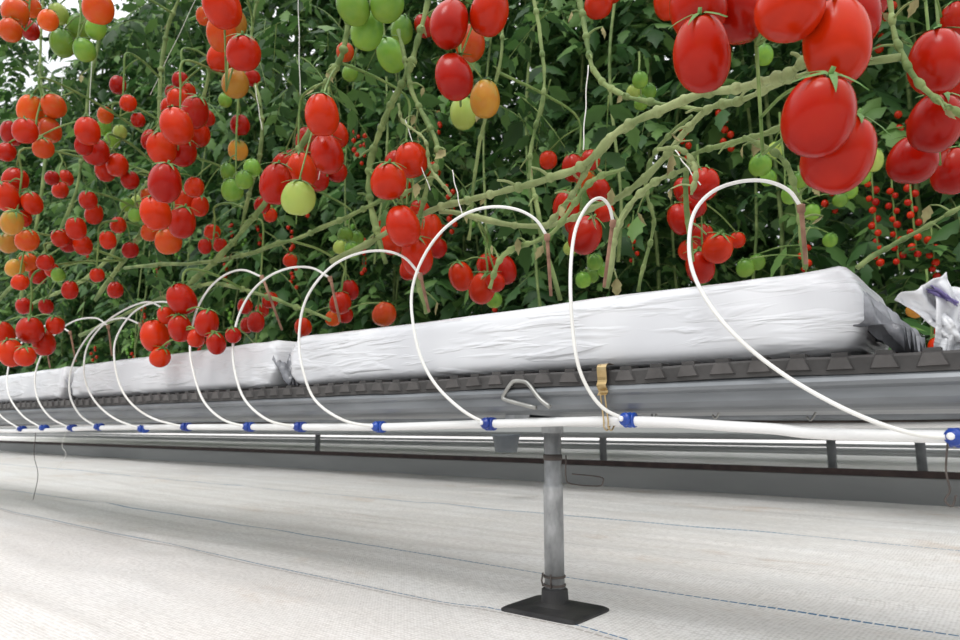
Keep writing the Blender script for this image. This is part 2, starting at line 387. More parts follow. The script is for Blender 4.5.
# ---------------- drip tubes ----------------
tubes=[
 ([(957,438),(915,434),(870,420),(825,399),(780,372),(740,340),(712,308),(694,275),(689,245),(694,213),(712,192),(738,182),(765,181),(788,190),(801,207)],(806,264)),
 ([(627,420),(603,408),(586,385),(576,355),(571,305),(571,262),(576,228),(588,205),(600,198),(609,206),(613,222)],(604,287)),
 ([(487,424),(462,410),(436,385),(420,355),(412,315),(413,285),(424,256),(442,231),(465,214),(490,207),(515,209),(535,219),(547,236)],(551,296)),
 ([(377,427),(343,420),(315,400),(303,370),(299,340),(303,308),(315,284),(335,264),(360,253),(385,251),(405,258),(420,275)],(429,312)),
 ([(298,427),(268,420),(245,400),(235,372),(233,345),(238,318),(250,294),(268,277),(290,268),(312,268),(330,278)],(340,322)),
 ([(247,427),(222,419),(203,400),(193,370),(190,345),(195,315),(208,290),(225,275),(243,270),(262,277)],(282,330)),
 ([(184,427),(152,418),(130,402),(118,380),(114,350),(120,330),(134,312),(152,303),(170,303),(185,314)],(192,340)),
 ([(141,429),(112,417),(92,397),(84,372),(88,345),(105,323),(128,308),(148,302),(163,308)],(170,345)),
 ([(97,427),(80,415),(70,395),(71,370),(82,345),(100,325),(122,318),(140,324)],(147,350)),
 ([(70,428),(50,417),(37,397),(36,370),(50,340),(72,322),(95,318),(108,326)],(112,356)),
 ([(42,428),(22,415),(8,392),(10,362),(28,336),(52,324),(70,332)],(76,362)),
 ([(20,429),(0,415),(-14,392),(-8,362),(8,342),(32,336),(46,346)],(50,368)),
]
for i,(pts,st) in enumerate(tubes):
    n=len(pts); Q=[]
    for k,(x,y) in enumerate(pts):
        t=k/(n-1); Y=PY-.008+(.89-PY)*(t**1.2) -.045*math.sin(math.pi*min(1,t*1.3))
        Q.append(atY(x,y,Y))
    end=Q[-1]
    V=[];Fc=[]; tube(V,Fc,smoothpath(Q,5),.0024,10)
    c=Q[0]
    o=obj('drip_tube',V,Fc,M['tube'],label='white drip tube arching from the pipe over a slab',cat='hose',group='white drip tubes')
    V=[];Fc=[]
    cc=Vector((c.x,PY,c.z)); 
    lathe(V,Fc,[(.0068,-.0075),(.0090,-.0070),(.0094,-.0052),(.0082,-.004),(.0082,-.0028),(.0094,-.0016),(.0094,.0016),(.0082,.0028),(.0082,.004),(.0094,.0052),(.0090,.0070),(.0068,.0075)],cc,(1,0,0),28)
    lathe(V,Fc,[(.0078,.006),(.0082,.0105),(.0074,.012),(.0052,.0125),(.0052,.015),(.0040,.0155)],cc,(-.25,-1,.1),20)
    obj('pipe_connector',V,Fc,M['blue'],parent=o,label='round ringed blue plastic connector')
    V=[];Fc=[]
    lathe(V,Fc,[(.0028,.0145),(.0034,.016),(.0034,.0175),(.001,.018)],cc,(-.25,-1,.1),14)
    obj('connector_cap',V,Fc,M['pipe'],parent=o,label='white cap')
    top=end+Vector((0,0,.003))
    bot=atY(st[0],st[1],.91); bot.z=max(bot.z,ZG+.092)
    V=[];Fc=[]
    tube(V,Fc,[top,top.lerp(bot,.3),bot],.0032,8,.0026)
    lathe(V,Fc,[(.002,-.004),(.0048,-.003),(.0048,.006),(.003,.008)],end,(bot-top),12)
    obj('dripper_stake',V,Fc,M['stake'],parent=o,label='brown dripper stake')

# ---------------- post ----------------
b=atY(555,606,.90); px0=b.x; 
post=empty('support_post',(px0,.90,0),'galvanised steel post on black rubber foot holding the gutter','post')
def part(name,V,Fc,m,lab=None,smooth=False):
    V=[v-post.location for v in V]; return obj(name,V,Fc,m,parent=post,smooth=smooth,label=lab)
V=[];Fc=[]
c=Vector((px0,.90,0))
rings=[(.064,.052,-.003),(.064,.052,.002),(.060,.048,.0045),(.030,.026,.008),(.0200,.0200,.012),(.0190,.0190,.029),(.016,.016,.031)]
def rring(hx,hy,z,ex):
    out=[]
    for k in range(32):
        a=2*math.pi*(k+.5)/32; ca,sa=math.cos(a),math.sin(a)
        out.append(c+Vector((hx*math.copysign(abs(ca)**ex,ca),hy*math.copysign(abs(sa)**ex,sa),z)))
    return out
for i,(hx,hy,z) in enumerate(rings): V+=rring(hx,hy,z,.16 if i<3 else (.6 if i==3 else 1))
for i in range(len(rings)-1):
    for k in range(32):
        a=i*32+k; d=i*32+(k+1)%32; Fc.append((a,d,d+32,a+32))
Fc.append(tuple(range(32))[::-1]); Fc.append(tuple(6*32+k for k in range(32)))
part('rubber_foot',V,Fc,M['rubber'],'black square rubber foot',False)
V=[];Fc=[]
zt=ZG-.059
lathe(V,Fc,[(.0145,.029),(.0145,.170),(.0150,.171),(.0150,.177),(.0130,.179),(.0130,zt-.004)],c,(0,0,1),28)
part('post_tube',V,Fc,M['postm'],'galvanised tube',True)
V=[];Fc=[]
for z in(.035,.047): lathe(V,Fc,[(.0150,z-.0016),(.0164,z-.0012),(.0164,z+.0012),(.0150,z+.0016)],c,(0,0,1),24)
tube(V,Fc,[c+Vector((.004,-.0165,.033)),c+Vector((.006,-.019,.041)),c+Vector((.004,-.0165,.052))],.0014,6)
tube(V,Fc,[c+Vector((-.012,-.0125,.033)),c+Vector((-.014,-.013,.041)),c+Vector((-.012,-.0125,.052))],.0012,6)
part('wire_clamp',V,Fc,M['dwire'],'thin dark wire clamp')
V=[];Fc=[]
box(V,Fc,c+Vector((0,.01,zt-.001)),(.040,.20,.003))
for s in(-1,1): box(V,Fc,c+Vector((0,.01+s*.10,zt+.006)),(.040,.003,.016))
lathe(V,Fc,[(.0165,zt-.022),(.0165,zt-.002)],c,(0,0,1),24)
part('cradle_bracket',V,Fc,M['postm'],'galvanised cradle bracket')
V=[];Fc=[]
hk=[atY(x,y,.875) for x,y in((566,455),(566,478),(572,484),(598,486),(603,482),(600,477),(572,474))]
tube(V,Fc,smoothpath(hk,5),.0010,6)
lathe(V,Fc,[(.0132,.213),(.0142,.214),(.0142,.221),(.0132,.222)],c,(0,0,1),24)
part('wire_hook',V,Fc,M['dwire'],'thin bent wire hook',True)
V=[];Fc=[]
def strip(pts,w,th=.0012):
    b=len(V)
    for q in pts:
        for dx in(-w/2,w/2):
            for dy in(0,th): V.append(q+Vector((dx,dy,0)))
    for i in range(len(pts)-1):
        a=b+i*4; e=a+4
        Fc.extend([(a,a+2,e+2,e),(a+1,e+1,e+3,a+3),(a,e,e+1,a+1),(a+2,a+3,e+3,e+2)])
q=atY(603,385,GY-.008); X=q.x
pts=[Vector((X,GY+.010,ZG+.006)),Vector((X,GY-.003,ZG+.007)),Vector((X,GY-.011,ZG+.002)),Vector((X,GY-.010,ZG-.014)),Vector((X,GY-.013,ZG-.021)),Vector((X,GY-.008,ZG-.028)),Vector((X,GY-.012,ZG-.033))]
strip(smoothpath(pts,4),.013)
for s in(-1,1):
    tube(V,Fc,smoothpath([Vector((X+s*.003,GY-.010,ZG-.031)),Vector((X+s*.003,PY-.008,H+.008)),Vector((X+s*.003,PY-.008,H-.0)),Vector((X+s*.003,PY,H-.004)),Vector((X+s*.003,PY+.008,H+.002))],4),.0010,6)
obj('spring_clip',V,Fc,M['brass'],smooth=False,label='shiny brass spring clip holding pipe to gutter',cat='clip')
V=[];Fc=[]
hk=[atY(x,y,yy) for x,y,yy in((550,407,.777),(540,399,.778),(530,386,.779),(525,382,.779),(516,381,.779),(511,384,.779),(504,395,.779),(504,399,.779),(513,402,.779),(536,408,.779))]
tube(V,Fc,smoothpath(hk,4),.0030,10)
obj('wire_bracket',V,Fc,M['wire'],label='bent angular galvanised rod bracket on the gutter side',cat='bracket')
for (x,y) in((722,411),(818,412),(660,411)):
    V=[];Fc=[]
    a=atY(x,y-3,.83); 
    tube(V,Fc,smoothpath([a+Vector((.008,0,.006)),a,a+Vector((-.008,0,-.012)),a+Vector((-.012,0,-.008))],5),.0012,6)
    obj('wire_clip',V,Fc,M['wire'],label='small galvanised wire clip under the gutter',cat='clip',group='wire clips')
for pts,Y,r,lab in(([(36,432),(34,455),(38,475),(33,500)],.80,.0010,'thin brown wire dangling from the pipe'),([(948,438),(946,470),(950,490),(945,500),(952,506),(956,495)],.78,.0010,'thin dark wire loop dangling from the pipe'),([(66,432),(62,446),(66,455),(56,470)],.80,.0006,'thin white thread dangling from the pipe')):
    V=[];Fc=[]; tube(V,Fc,smoothpath([atY(x,y,Y) for x,y in pts],5),r,6)
    obj('loose_wire',V,Fc,M['string'] if 'white' in lab else M['dwire'],label=lab,cat='wire')

# ---------------- row behind ----------------
CY=2.9
XS=[-24+i for i in range(28)]
V=[];Fc=[]; sweepX(V,Fc,[(CY,-.005),(CY,.085),(CY+.01,.092),(CY+.2,.092),(CY+.2,-.005)],XS)
cb=obj('ground_channel',V,Fc,M['curb'],smooth=False,label='long grey metal channel lying on the ground cloth',cat='channel')
V=[];Fc=[]; sweepX(V,Fc,[(CY-.008,.088),(CY-.008,.110),(CY+.03,.110),(CY+.03,.088)],XS)
obj('channel_lip',V,Fc,M['curbtop'],parent=cb,smooth=False,label='dark brown lip')
for Yr,z,r in((3.15,.222,.014),(3.2,.188,.007),(3.35,.165,.009),(3.6,.145,.010)):
    V=[];Fc=[]; tube(V,Fc,[Vector((x,Yr,z)) for x in XS],r,12)
    obj('rail_pipe',V,Fc,M['rail'],label='pale grey horizontal rail pipe behind the ground channel',cat='pipe',group='grey rail pipes')
for x,y in((605,445),(833,455),(922,457),(320,440)):
    a=atY(x,y,3.22); V=[];Fc=[]; lathe(V,Fc,[(.018,-.005),(.018,.21),(.022,.212),(.022,.23)],Vector((a.x,3.2,0)),(0,0,1),16)
    obj('short_post',V,Fc,M['shortpost'],label='short grey post carrying the rail pipe',cat='post',group='short grey posts')
gutter(2.50,-20,.8,False,'grey growing gutter of the next plant row')
a=atY(506,440,2.1); V=[];Fc=[]
lathe(V,Fc,[(.036,.170),(.040,.173),(.050,.226),(.054,.228),(.054,.236),(.046,.236),(.040,.19)],Vector((a.x,a.y,0)),(0,0,1),28)
obj('bucket',V,Fc,M['bucket'],label='small grey plastic bucket hung behind the pipe',cat='bucket')

# ---------------- leaves & background plants ----------------
def leaflet(V,Fc,o,d,n,L):
    s=d.cross(n)
    if s.length<1e-4: s=d.orthogonal()
    s.normalize(); n=s.cross(d).normalized()
    T=[(0,.02),(.18,.18),(.33,.28),(.43,.20),(.6,.23),(.74,.11),(1,0)]
    b=len(V); dr=random.uniform(.1,.5); cu=random.uniform(.1,.6)
    for t,w in T:
        c=o+d*(t*L)-n*(dr*t*t*L)
        V.append(c); V.append(c+s*(w*L)-n*(cu*w*L)); V.append(c-s*(w*L)-n*(cu*w*L))
    for i in range(len(T)-1):
        a=b+i*3; e=a+3
        if i==len(T)-2:
            Fc.append((a,e,a+1)); Fc.append((a,a+2,e))
        else:
            Fc.append((a,e,e+1,a+1)); Fc.append((a,a+2,e+2,e))
def comp_leaf(V,Fc,o,d,L,k=3,stems=None):
    d=d.normalized(); side=d.cross(Vector((0,0,1)))
    if side.length<1e-3: side=Vector((1,0,0))
    side.normalize()
    pts=[]; droop=rnd(.4,1.3)
    for i in range(k+2):
        t=(i+.6)/(k+1.6)
        pts.append(o+d*(t*L)+Vector((0,0,-droop*t*t*L*.6)))
    for i,p in enumerate(pts):
        dd=((pts[min(i+1,len(pts)-1)]-pts[max(0,i-1)])).normalized()
        nn=side.cross(dd).normalized()
        l=L*rnd(.28,.50)
        if i==len(pts)-1: leaflet(V,Fc,p,dd,nn,l*1.15)
        else:
            for sg in(-1,1):
                q=(dd*rnd(.2,.7)+side*sg+Vector((0,0,rnd(-.7,.2)))).normalized()
                leaflet(V,Fc,p,q,(nn+Vector((rnd(-.5,.5),rnd(-.5,.5),0))).normalized(),l*rnd(.6,1.1))
    if stems is not None: tube(stems[0],stems[1],[o]+pts,.0022,4,.001)
def plant_mesh(h0,h1,nl,rad,seed,k=3,Lr=(.15,.33)):
    V=[];Fc=[];SV=[];SF=[]
    path=[Vector((.07*noise.noise(Vector((z*1.3,seed,2))),.06*noise.noise(Vector((z*1.1,7,seed))),z)) for z in [.36+x*.2 for x in range(int((h1-.36)/.2)+1)]]
    tube(SV,SF,path,.008,7,.006)
    tube(SV,SF,[q+Vector((.09+.05*math.sin(q.z*3+seed),.05,0)) for q in path],.006,7,.005)
    i=0
    while i<nl:
        z=rnd(h0,h1); a=rnd(0,2*math.pi)
        if noise.noise(Vector((z*1.9,seed*3.3,a*.5)))<-.12: 
            if random.random()<.85: continue
        i+=1
        o=Vector((rnd(-.14,.14)+math.cos(a)*rad*rnd(0,.7),math.sin(a)*rad*rnd(0,.7),z))
        d=Vector((math.cos(a),math.sin(a),rnd(-.4,.6)))
        if z<.75: d.z=abs(d.z)+.3
        comp_leaf(V,Fc,o,d,rnd(*Lr),k,(SV,SF) if i%2 else None)
    return (V,Fc),(SV,SF)
def to_mesh(name,VF,m):
    me=bpy.data.meshes.new(name); me.from_pydata([tuple(v) for v in VF[0]],[],VF[1]); me.update()
    me.materials.append(m); me.polygons.foreach_set('use_smooth',[True]*len(me.polygons)); return me
variants=[]
for i in range(5):
    lf,st=plant_mesh(.52,4.1,285,.20,i*1.7)
    variants.append((to_mesh('foliage',lf,M['leaf2']),to_mesh('stem',st,M['vine'])))
def place_plant(x,y,v,s=1):
    a=bpy.data.objects.new('tomato_plant',variants[v][1]); COL.objects.link(a)
    a.location=(x,y,0.0); a.rotation_euler=(0,0,rnd(0,6.28)); a.scale=(s,s,rnd(.92,1.05))
    meta(a,None,'tall leafy tomato plant in a row behind the growing gutter','plant','tomato plants in rows behind')
    b=bpy.data.objects.new('foliage',variants[v][0]); COL.objects.link(b); b.parent=a
for (Y,sp,x0,x1) in((2.65,.42,-9.5,.5),(4.3,.5,-14,.6),(6.0,.6,-18,.8),(7.8,.8,-22,1)):
    x=x0
    while x<x1:
        place_plant(x+rnd(-.08,.08),Y+rnd(-.1,.1),random.randrange(5),1.0 if Y<4 else 1.2); x+=sp
for i in range(9):
    Y=rnd(1.7,2.3); X=-Y*rnd(.05,2.3); z0=rnd(.5,.9)
    pth=[Vector((X+.12*noise.noise(Vector((i,z*1.2,0)))+.04*z,Y+.05*noise.noise(Vector((i,z*1.5,5))),z)) for z in [z0+k*.16 for k in range(17)]]
    V=[];Fc=[]; tube(V,Fc,smoothpath(pth,3),rnd(.0035,.0055),6,.003,wob=.3)
    hv=obj('hanging_vine',V,Fc,M['vine'],label='thin green tomato vine hanging before the row behind',cat='vine',group='thin hanging vines')
    V=[];Fc=[]
    for k in range(10):
        q=random.choice(pth[2:]); a=rnd(0,6.28)
        comp_leaf(V,Fc,q,Vector((math.cos(a),math.sin(a),rnd(-.6,.3))),rnd(.12,.22),3)
    obj('foliage',V,Fc,M['leaf2'],parent=hv,label='green leaves on the stem')

# ---------------- vines ----------------
V_ALL=[]
vines=[
 (.0062,[(330,262,.95),(430,212,.95),(500,192,.93),(580,168,.92),(622,130,.9),(690,95,.88),(760,82,.86),(800,66,.84),(850,5,.84),(880,-50,.84)],'d'),
 (.0050,[(440,212,.98),(540,225,.98),(600,205,.97),(645,180,.95),(700,112,.92),(745,95,.9),(820,70,.88),(900,60,.9)],'d'),
 (.0044,[(572,-40,.98),(585,30,.97),(596,75,.96),(625,98,.95),(700,108,.93)],'v'),
 (.0068,[(150,330,.92),(190,285,.92),(240,235,.92),(300,150,.9),(325,90,.9),(345,40,.9),(355,-40,.9)],'v'),
 (.0064,[(385,262,.96),(368,180,.94),(385,120,.92),(412,60,.92),(435,-30,.92)],'v'),
 (.0062,[(95,300,.9),(150,215,.9),(158,120,.9),(165,40,.9),(190,-30,.9)],'v'),
 (.0060,[(20,300,.9),(45,170,.9),(40,60,.9),(47,-30,.9)],'v'),
 (.0050,[(240,235,1.0),(262,130,1.0),(250,50,1.0),(262,-30,1.0)],'v'),
 (.0060,[(-10,310,.95),(65,220,.95),(88,100,.95),(112,-30,.95)],'v'),
 (.0050,[(428,312,.93),(414,250,.92),(425,195,.92),(438,150,.92),(412,90,.92),(400,30,.92)],'v'),
 (.0042,[(490,290,.93),(505,255,.93),(552,232,.92),(590,185,.92),(625,170,.92)],'v'),
 (.0040,[(694,262,1.0),(686,165,.98),(740,140,.95),(795,115,.93),(850,40,.92),(870,-30,.92)],'v'),
 (.0028,[(858,268,.95),(900,242,.98),(960,205,1.0),(1010,190,1.0)],'v'),
 (.0055,[(80,335,.92),(190,288,.92),(250,292,.92),(330,320,.92)],'v'),
 (.0044,[(605,288,.92),(618,230,.92),(645,190,.92),(690,168,.92)],'d'),
 (.0036,[(806,266,.92),(800,205,.92),(783,160,.92),(745,135,.92)],'v'),
 (.0052,[(125,268,.96),(230,258,.96),(320,228,.95),(385,200,.94),(430,185,.94)],'v'),
 (.0060,[(30,305,.98),(100,268,.98),(135,200,.98),(190,130,.98),(215,50,.98),(225,-30,.98)],'v'),
 (.0034,[(980,120,.9),(925,90,.9),(895,40,.9),(885,-40,.9)],'v'),
 (.0042,[(560,300,1.05),(530,170,1.05),(545,80,1.05),(530,-30,1.05)],'v'),
 (.0034,[(640,290,1.1),(655,230,1.1),(648,185,1.05),(655,150,1.0),(690,115,.95)],'v'),
 (.0028,[(450,195,.9),(432,170,.9),(425,140,.9),(402,122,.9),(398,105,.9)],'d'),
 (.0030,[(655,150,.9),(680,152,.89),(697,172,.88),(692,195,.88)],'d'),
 (.0036,[(470,240,1.1),(478,150,1.1),(500,60,1.1),(505,-30,1.1)],'v'),
 (.0046,[(545,228,.95),(570,200,.94),(600,150,.93),(640,120,.92)],'d'),
]
for r,pts,k in vines:
    Q=smoothpath([atY(x,y,Y) for x,y,Y in pts],8)
    Q=[q+Vector((noise.noise(q*9),noise.noise(q*9+Vector((5,5,5))),noise.noise(q*9+Vector((9,1,4)))))*.006+Vector((noise.noise(q*30),0,noise.noise(q*30+Vector((3,3,3)))))*.002 for q in Q]
    V=[];Fc=[]; tube(V,Fc,Q,r,9,r*.8,wob=.6)
    scraps=[]
    for q in range(3,len(Q)-3,3):
        rr=r*rnd(1.25,1.6)
        lathe(V,Fc,[(r*.85,-.008),(rr*.92,-.003),(rr,0),(rr*.92,.003),(r*.85,.008)],Q[q],(Q[q+1]-Q[q-1]),9)
        if random.random()<.55:
            d=Vector((rnd(-1,1),rnd(-1,.6),rnd(-.8,.6))).normalized(); l=rnd(.012,.045)
            e=Q[q]+d*l-Vector((0,0,.004))
            tube(V,Fc,smoothpath([Q[q],Q[q]+d*l*.5+Vector((0,0,.002)),e],3),r*.5,6,r*.3)
            if random.random()<.6: scraps.append(e)
    o=obj('tomato_vine',V,Fc,M['vine'] if k=='v' else M['vinedry'],label='green bare tomato vine above the slabs' if k=='v' else 'pale dried tomato vine running diagonally over the slabs',cat='vine',group='tomato vines')
    for e in scraps:
        SV=[];SF=[]; leaflet(SV,SF,e,Vector((rnd(-.6,.6),rnd(-.6,.6),-1)).normalized(),Vector((rnd(-1,1),rnd(-1,1),0.1)).normalized(),rnd(.015,.032))
        obj('dried_leaf',SV,SF,M['scrap'],parent=o,label='dry curled brown leaf')
    V_ALL.append((o,Q))
for (x0,y0,x1,y1,Y) in((66,-20,60,140,.93),(298,-20,300,95,.95),(588,65,583,150,.9),(205,-20,150,95,.95),(330,110,318,180,.9),(255,85,262,130,.93),(675,150,700,185,.88),(95,-20,88,150,.9),(452,170,462,215,.9),(405,120,430,190,.9)):
    a=atY(x0,y0,Y);b=atY(x1,y1,Y);V=[];Fc=[]
    tube(V,Fc,[a.lerp(b,t/16)+Vector((.0008*math.sin(t*.9),.0008*math.cos(t*.9),0)) for t in range(17)],.0009,6)
    obj('support_string',V,Fc,M['string'],label='thin white support string tied to a vine',cat='string',group='support strings')

# ---------------- tomatoes ----------------
def tomato_mesh(ss,rr,el,seed):
    V=[];Fc=[]
    prof=[]
    for i in range(rr+1):
        th=math.pi*i/rr
        sn,cs=math.sin(th),math.cos(th)
        r=sn**.88 if sn>0 else 0; z=-cs*el
        if z>0: z-= .16*math.exp(-(r/.26)**2)
        else: z*= (1-.05*math.exp(-(r/.2)**2))
        r*=1+.05*cs
        prof.append((r,z))
    for r,z in prof:
        for k in range(ss):
            a=2*math.pi*k/ss
            q=1+.022*math.cos(5*a+seed)*(1 if z>0 else .3)+.03*math.cos(2*a+seed)+.012*math.cos(3*a+seed*2)
            V.append(Vector((r*q*math.cos(a)+.03*math.sin(z*1.5+seed),r*q*math.sin(a)+.03*math.cos(z+seed),z)))
    for i in range(rr):
        for k in range(ss):
            a=i*ss+k;b=i*ss+(k+1)%ss; Fc.append((a,b,b+ss,a+ss))
    return V,Fc
def calyx_mesh(el):
    V=[];Fc=[]; zt=el-.14
    for k in range(5):
        a=2*math.pi*k/5+.2; c,s=math.cos(a),math.sin(a); b=len(V)
        rows=[(.05,.07,zt+.04),(.25,.12,zt+.13),(.5,.10,zt+.07),(.80,.055,zt-.03),(1.10,.005,zt-.18)]
        for r,w,z in rows:
            V.append(Vector((r*c-w*s,r*s+w*c,z)));V.append(Vector((r*c,r*s,z+.03)));V.append(Vector((r*c+w*s,r*s-w*c,z)))
        for i in range(4):
            e=b+i*3; Fc.extend([(e,e+1,e+4,e+3),(e+1,e+2,e+5,e+4)])
    tube(V,Fc,[Vector((0,0,zt-.03)),Vector((0,0,zt+.15)),Vector((.04,0,zt+.32))],.09,8,.07)
    return V,Fc
TMESH={}
ELS=(1.08,1.22,1.36)
for c in TM:
    for e,el in enumerate(ELS): TMESH[c,e]=to_mesh('tomato_skin',tomato_mesh(30,20,el,e*2+1),TM[c])
CMESH=[to_mesh('calyx',calyx_mesh(el),M['calyx']) for el in ELS]
LAB={'r':'ripe red tomato hanging from its vine','o':'orange-red ripening tomato hanging from its vine','y':'yellow-orange turning tomato hanging from its vine','g':'unripe green tomato hanging from its vine','l':'pale lime green tomato hanging from its vine'}
def put_tomato(p,R,c,e,group,cal=True,tilt=.3):
    o=bpy.data.objects.new('tomato',TMESH[c,e]); COL.objects.link(o)
    o.location=p; o.scale=(R,R,R); o.rotation_euler=(rnd(-.05,.65),rnd(-tilt,tilt),rnd(0,6.28) if not cal else YAW+rnd(-.6,.6))
    meta(o,None,LAB[c],'tomato',group)
    if cal:
        q=bpy.data.objects.new('calyx',CMESH[e]); COL.objects.link(q); q.parent=o
    return o
clusters=[
 [(703,54,29,'r',2),(697,6,29,'r',1),(739,10,28,'r',1),(668,2,15,'r',1),(790,6,33,'r',0),(851,16,28,'r',1),(838,42,33,'r',2),(818,116,35,'r',1),(838,154,34,'r',1),(762,-14,26,'r',1)],
 [(936,62,27,'r',1),(935,123,25,'r',1),(912,160,23,'r',0),(952,171,20,'r',1),(958,20,16,'r',1),(870,-8,22,'r',1),(958,90,14,'r',1)],
 [(450,24,20,'r',2),(489,12,20,'r',1),(470,43,16,'o',1),(454,77,20,'r',1),(485,99,16,'y',1),(463,113,14,'l',1),(424,26,10,'r',1)],
 [(353,6,17,'g',1),(367,30,17,'g',1),(387,4,17,'g',0),(391,55,15,'g',1),(345,52,9,'o',0),(350,73,8,'g',0),(402,30,12,'g',1)],
 [(222,6,19,'r',1),(236,22,11,'y',1),(222,34,15,'o',1),(220,58,13,'r',0),(243,53,17,'r',0),(235,83,14,'y',0),(252,78,8,'r',0),(205,16,9,'o',0)],
 [(15,12,13,'o',0),(32,7,9,'o',1),(48,20,10,'o',0),(10,30,11,'o',0),(30,30,9,'r',1)],
 [(80,28,12,'g',1),(62,43,12,'g',1),(84,50,11,'g',0),(96,28,10,'g',1),(98,8,15,'o',0),(58,14,10,'l',0)],
 [(53,106,12,'o',0),(31,110,13,'o',1),(25,131,12,'r',0),(50,130,11,'o',1),(43,148,10,'o',0),(88,131,12,'r',1),(12,133,11,'r',1),(6,152,9,'r',0)],
 [(7,197,13,'r',1),(15,180,12,'r',0),(32,203,10,'r',1),(12,222,11,'y',1),(27,240,11,'o',0),(8,243,10,'y',0),(22,218,9,'r',0)],
 [(96,152,13,'r',0),(117,165,11,'r',0),(130,180,9,'r',0),(105,170,10,'r',1),(84,145,9,'r',1)],[(76,228,10,'r',1),(60,238,9,'r',0),(83,245,9,'r',1),(68,242,9,'r',1),(118,225,8,'r',0),(88,200,9,'r',0),(94,214,9,'r',1)],
 [(177,126,16,'r',1),(195,112,14,'r',1),(162,148,14,'r',1),(182,152,14,'r',0),(178,100,11,'r',0),(150,140,9,'r',1),(207,118,8,'r',0),(197,132,13,'r',1),(170,108,10,'r',0)],
 [(165,183,17,'r',1),(156,213,15,'r',1),(182,222,14,'r',1),(168,241,13,'o',0),(194,187,10,'r',0),(200,206,9,'r',1),(148,196,8,'o',0),(186,202,12,'r',1),(150,232,9,'o',0)],
 [(322,115,18,'r',1),(327,154,17,'r',1),(307,141,12,'r',1),(337,172,10,'r',0),(338,135,11,'r',1)],
 [(276,184,16,'r',2),(302,170,15,'r',1),(298,198,17,'l',0),(284,165,12,'r',0),(318,180,11,'r',0),(310,160,11,'r',1),(292,160,10,'r',0)],
 [(388,181,18,'r',0),(411,160,17,'r',0),(396,163,12,'r',0),(433,170,8,'r',0),(400,188,11,'r',0)],
 [(403,226,18,'r',1),(428,230,15,'r',1),(391,240,13,'r',1),(417,256,17,'r',1),(409,270,10,'r',0),(384,227,8,'r',0),(420,212,11,'r',1),(437,248,10,'r',0)],
 [(461,276,13,'r',1),(504,270,13,'r',1),(482,288,14,'r',1),(487,265,11,'r',0),(494,300,8,'g',0),(495,282,10,'r',0)],
 [(585,235,17,'r',1),(566,206,14,'r',1),(573,168,12,'r',1),(598,190,12,'r',0),(590,160,10,'r',0),(604,212,10,'r',0),(548,160,9,'r',0),(586,180,10,'o',0),(575,222,11,'r',1)],
 [(703,184,16,'r',0),(684,190,11,'r',1),(681,219,14,'r',1),(717,248,15,'r',0),(700,266,15,'r',1),(737,240,8,'r',0),(694,204,12,'r',1),(702,235,11,'r',0),(688,250,10,'r',0)],
 [(182,299,14,'r',1),(207,323,12,'r',1),(180,328,12,'r',1),(155,336,14,'r',1),(160,357,10,'r',0),(216,343,10,'r',1),(166,315,9,'r',0),(196,338,9,'r',0)],
 [(30,330,13,'r',0),(12,353,12,'r',1),(44,343,11,'r',1),(55,325,9,'r',0),(3,334,11,'r',1),(25,356,10,'r',0),(24,306,8,'r',0),(46,306,7,'r',1)],
 [(232,190,11,'g',0),(252,168,9,'g',0),(238,150,10,'y',0),(240,125,10,'r',0),(225,100,7,'g',0),(244,180,9,'g',0),(228,172,8,'g',1)],
 [(340,303,11,'r',0),(350,290,9,'r',1),(303,327,9,'r',0),(384,314,12,'o',0),(333,318,8,'o',0),(345,315,8,'r',0)],
 [(128,103,8,'r',0),(118,85,8,'r',1),(138,120,7,'r',0),(105,115,8,'o',0)],
 [(270,300,8,'r',0),(256,322,9,'r',1),(245,306,8,'r',0),(233,335,8,'r',0),(290,260,7,'r',0),(262,310,7,'r',0),(247,325,7,'r',1)],
 [(130,250,8,'r',0),(108,240,8,'r',1),(97,275,7,'r',0),(70,290,8,'r',1),(58,275,7,'g',0),(115,290,8,'r',0)],
 [(598,4,14,'r',0),(612,-10,12,'r',0)],
 [(760,165,11,'g',0),(790,195,9,'g',0),(775,150,8,'l',0),(812,212,8,'g',0),(768,178,8,'g',0),(800,180,8,'g',0)],
 [(764,55,9,'g',1)],[(873,160,10,'l',1),(862,176,8,'g',0)],[(745,268,9,'g',0),(830,240,7,'g',0),(757,262,8,'g',0),(848,190,9,'g',0),(840,200,7,'g',0)],
 [(595,262,8,'g',0),(583,280,8,'g',0),(570,248,7,'l',0),(592,276,7,'g',0),(604,270,7,'g',0)],
 [(945,332,10,'r',1),(938,346,9,'r',0),(915,310,8,'y',0)],
 [(112,140,8,'g',0),(104,128,8,'g',0),(120,132,7,'l',0)],[(345,235,8,'g',0),(352,250,8,'g',0),(340,247,7,'l',0),(357,238,7,'g',0)],
 [(640,80,8,'g',0),(648,92,8,'g',0),(633,92,7,'l',0),(641,103,7,'g',0)],[(15,268,9,'y',0),(28,262,9,'o',0),(20,282,8,'r',0)],
 [(180,80,8,'r',0),(188,92,8,'r',1),(172,92,7,'r',0)],[(262,205,8,'r',0),(270,215,7,'r',0)],[(60,190,8,'r',0),(52,178,7,'r',0),(66,178,7,'r',1)],
 [(135,215,7,'g',0),(127,205,7,'g',0),(138,202,7,'l',0)],[(45,262,8,'r',0),(38,275,8,'r',1),(52,270,7,'r',0)],[(212,232,8,'r',0),(220,245,7,'r',0),(205,246,7,'r',1)],
]
R0=.031
ntom=0
placed=[]
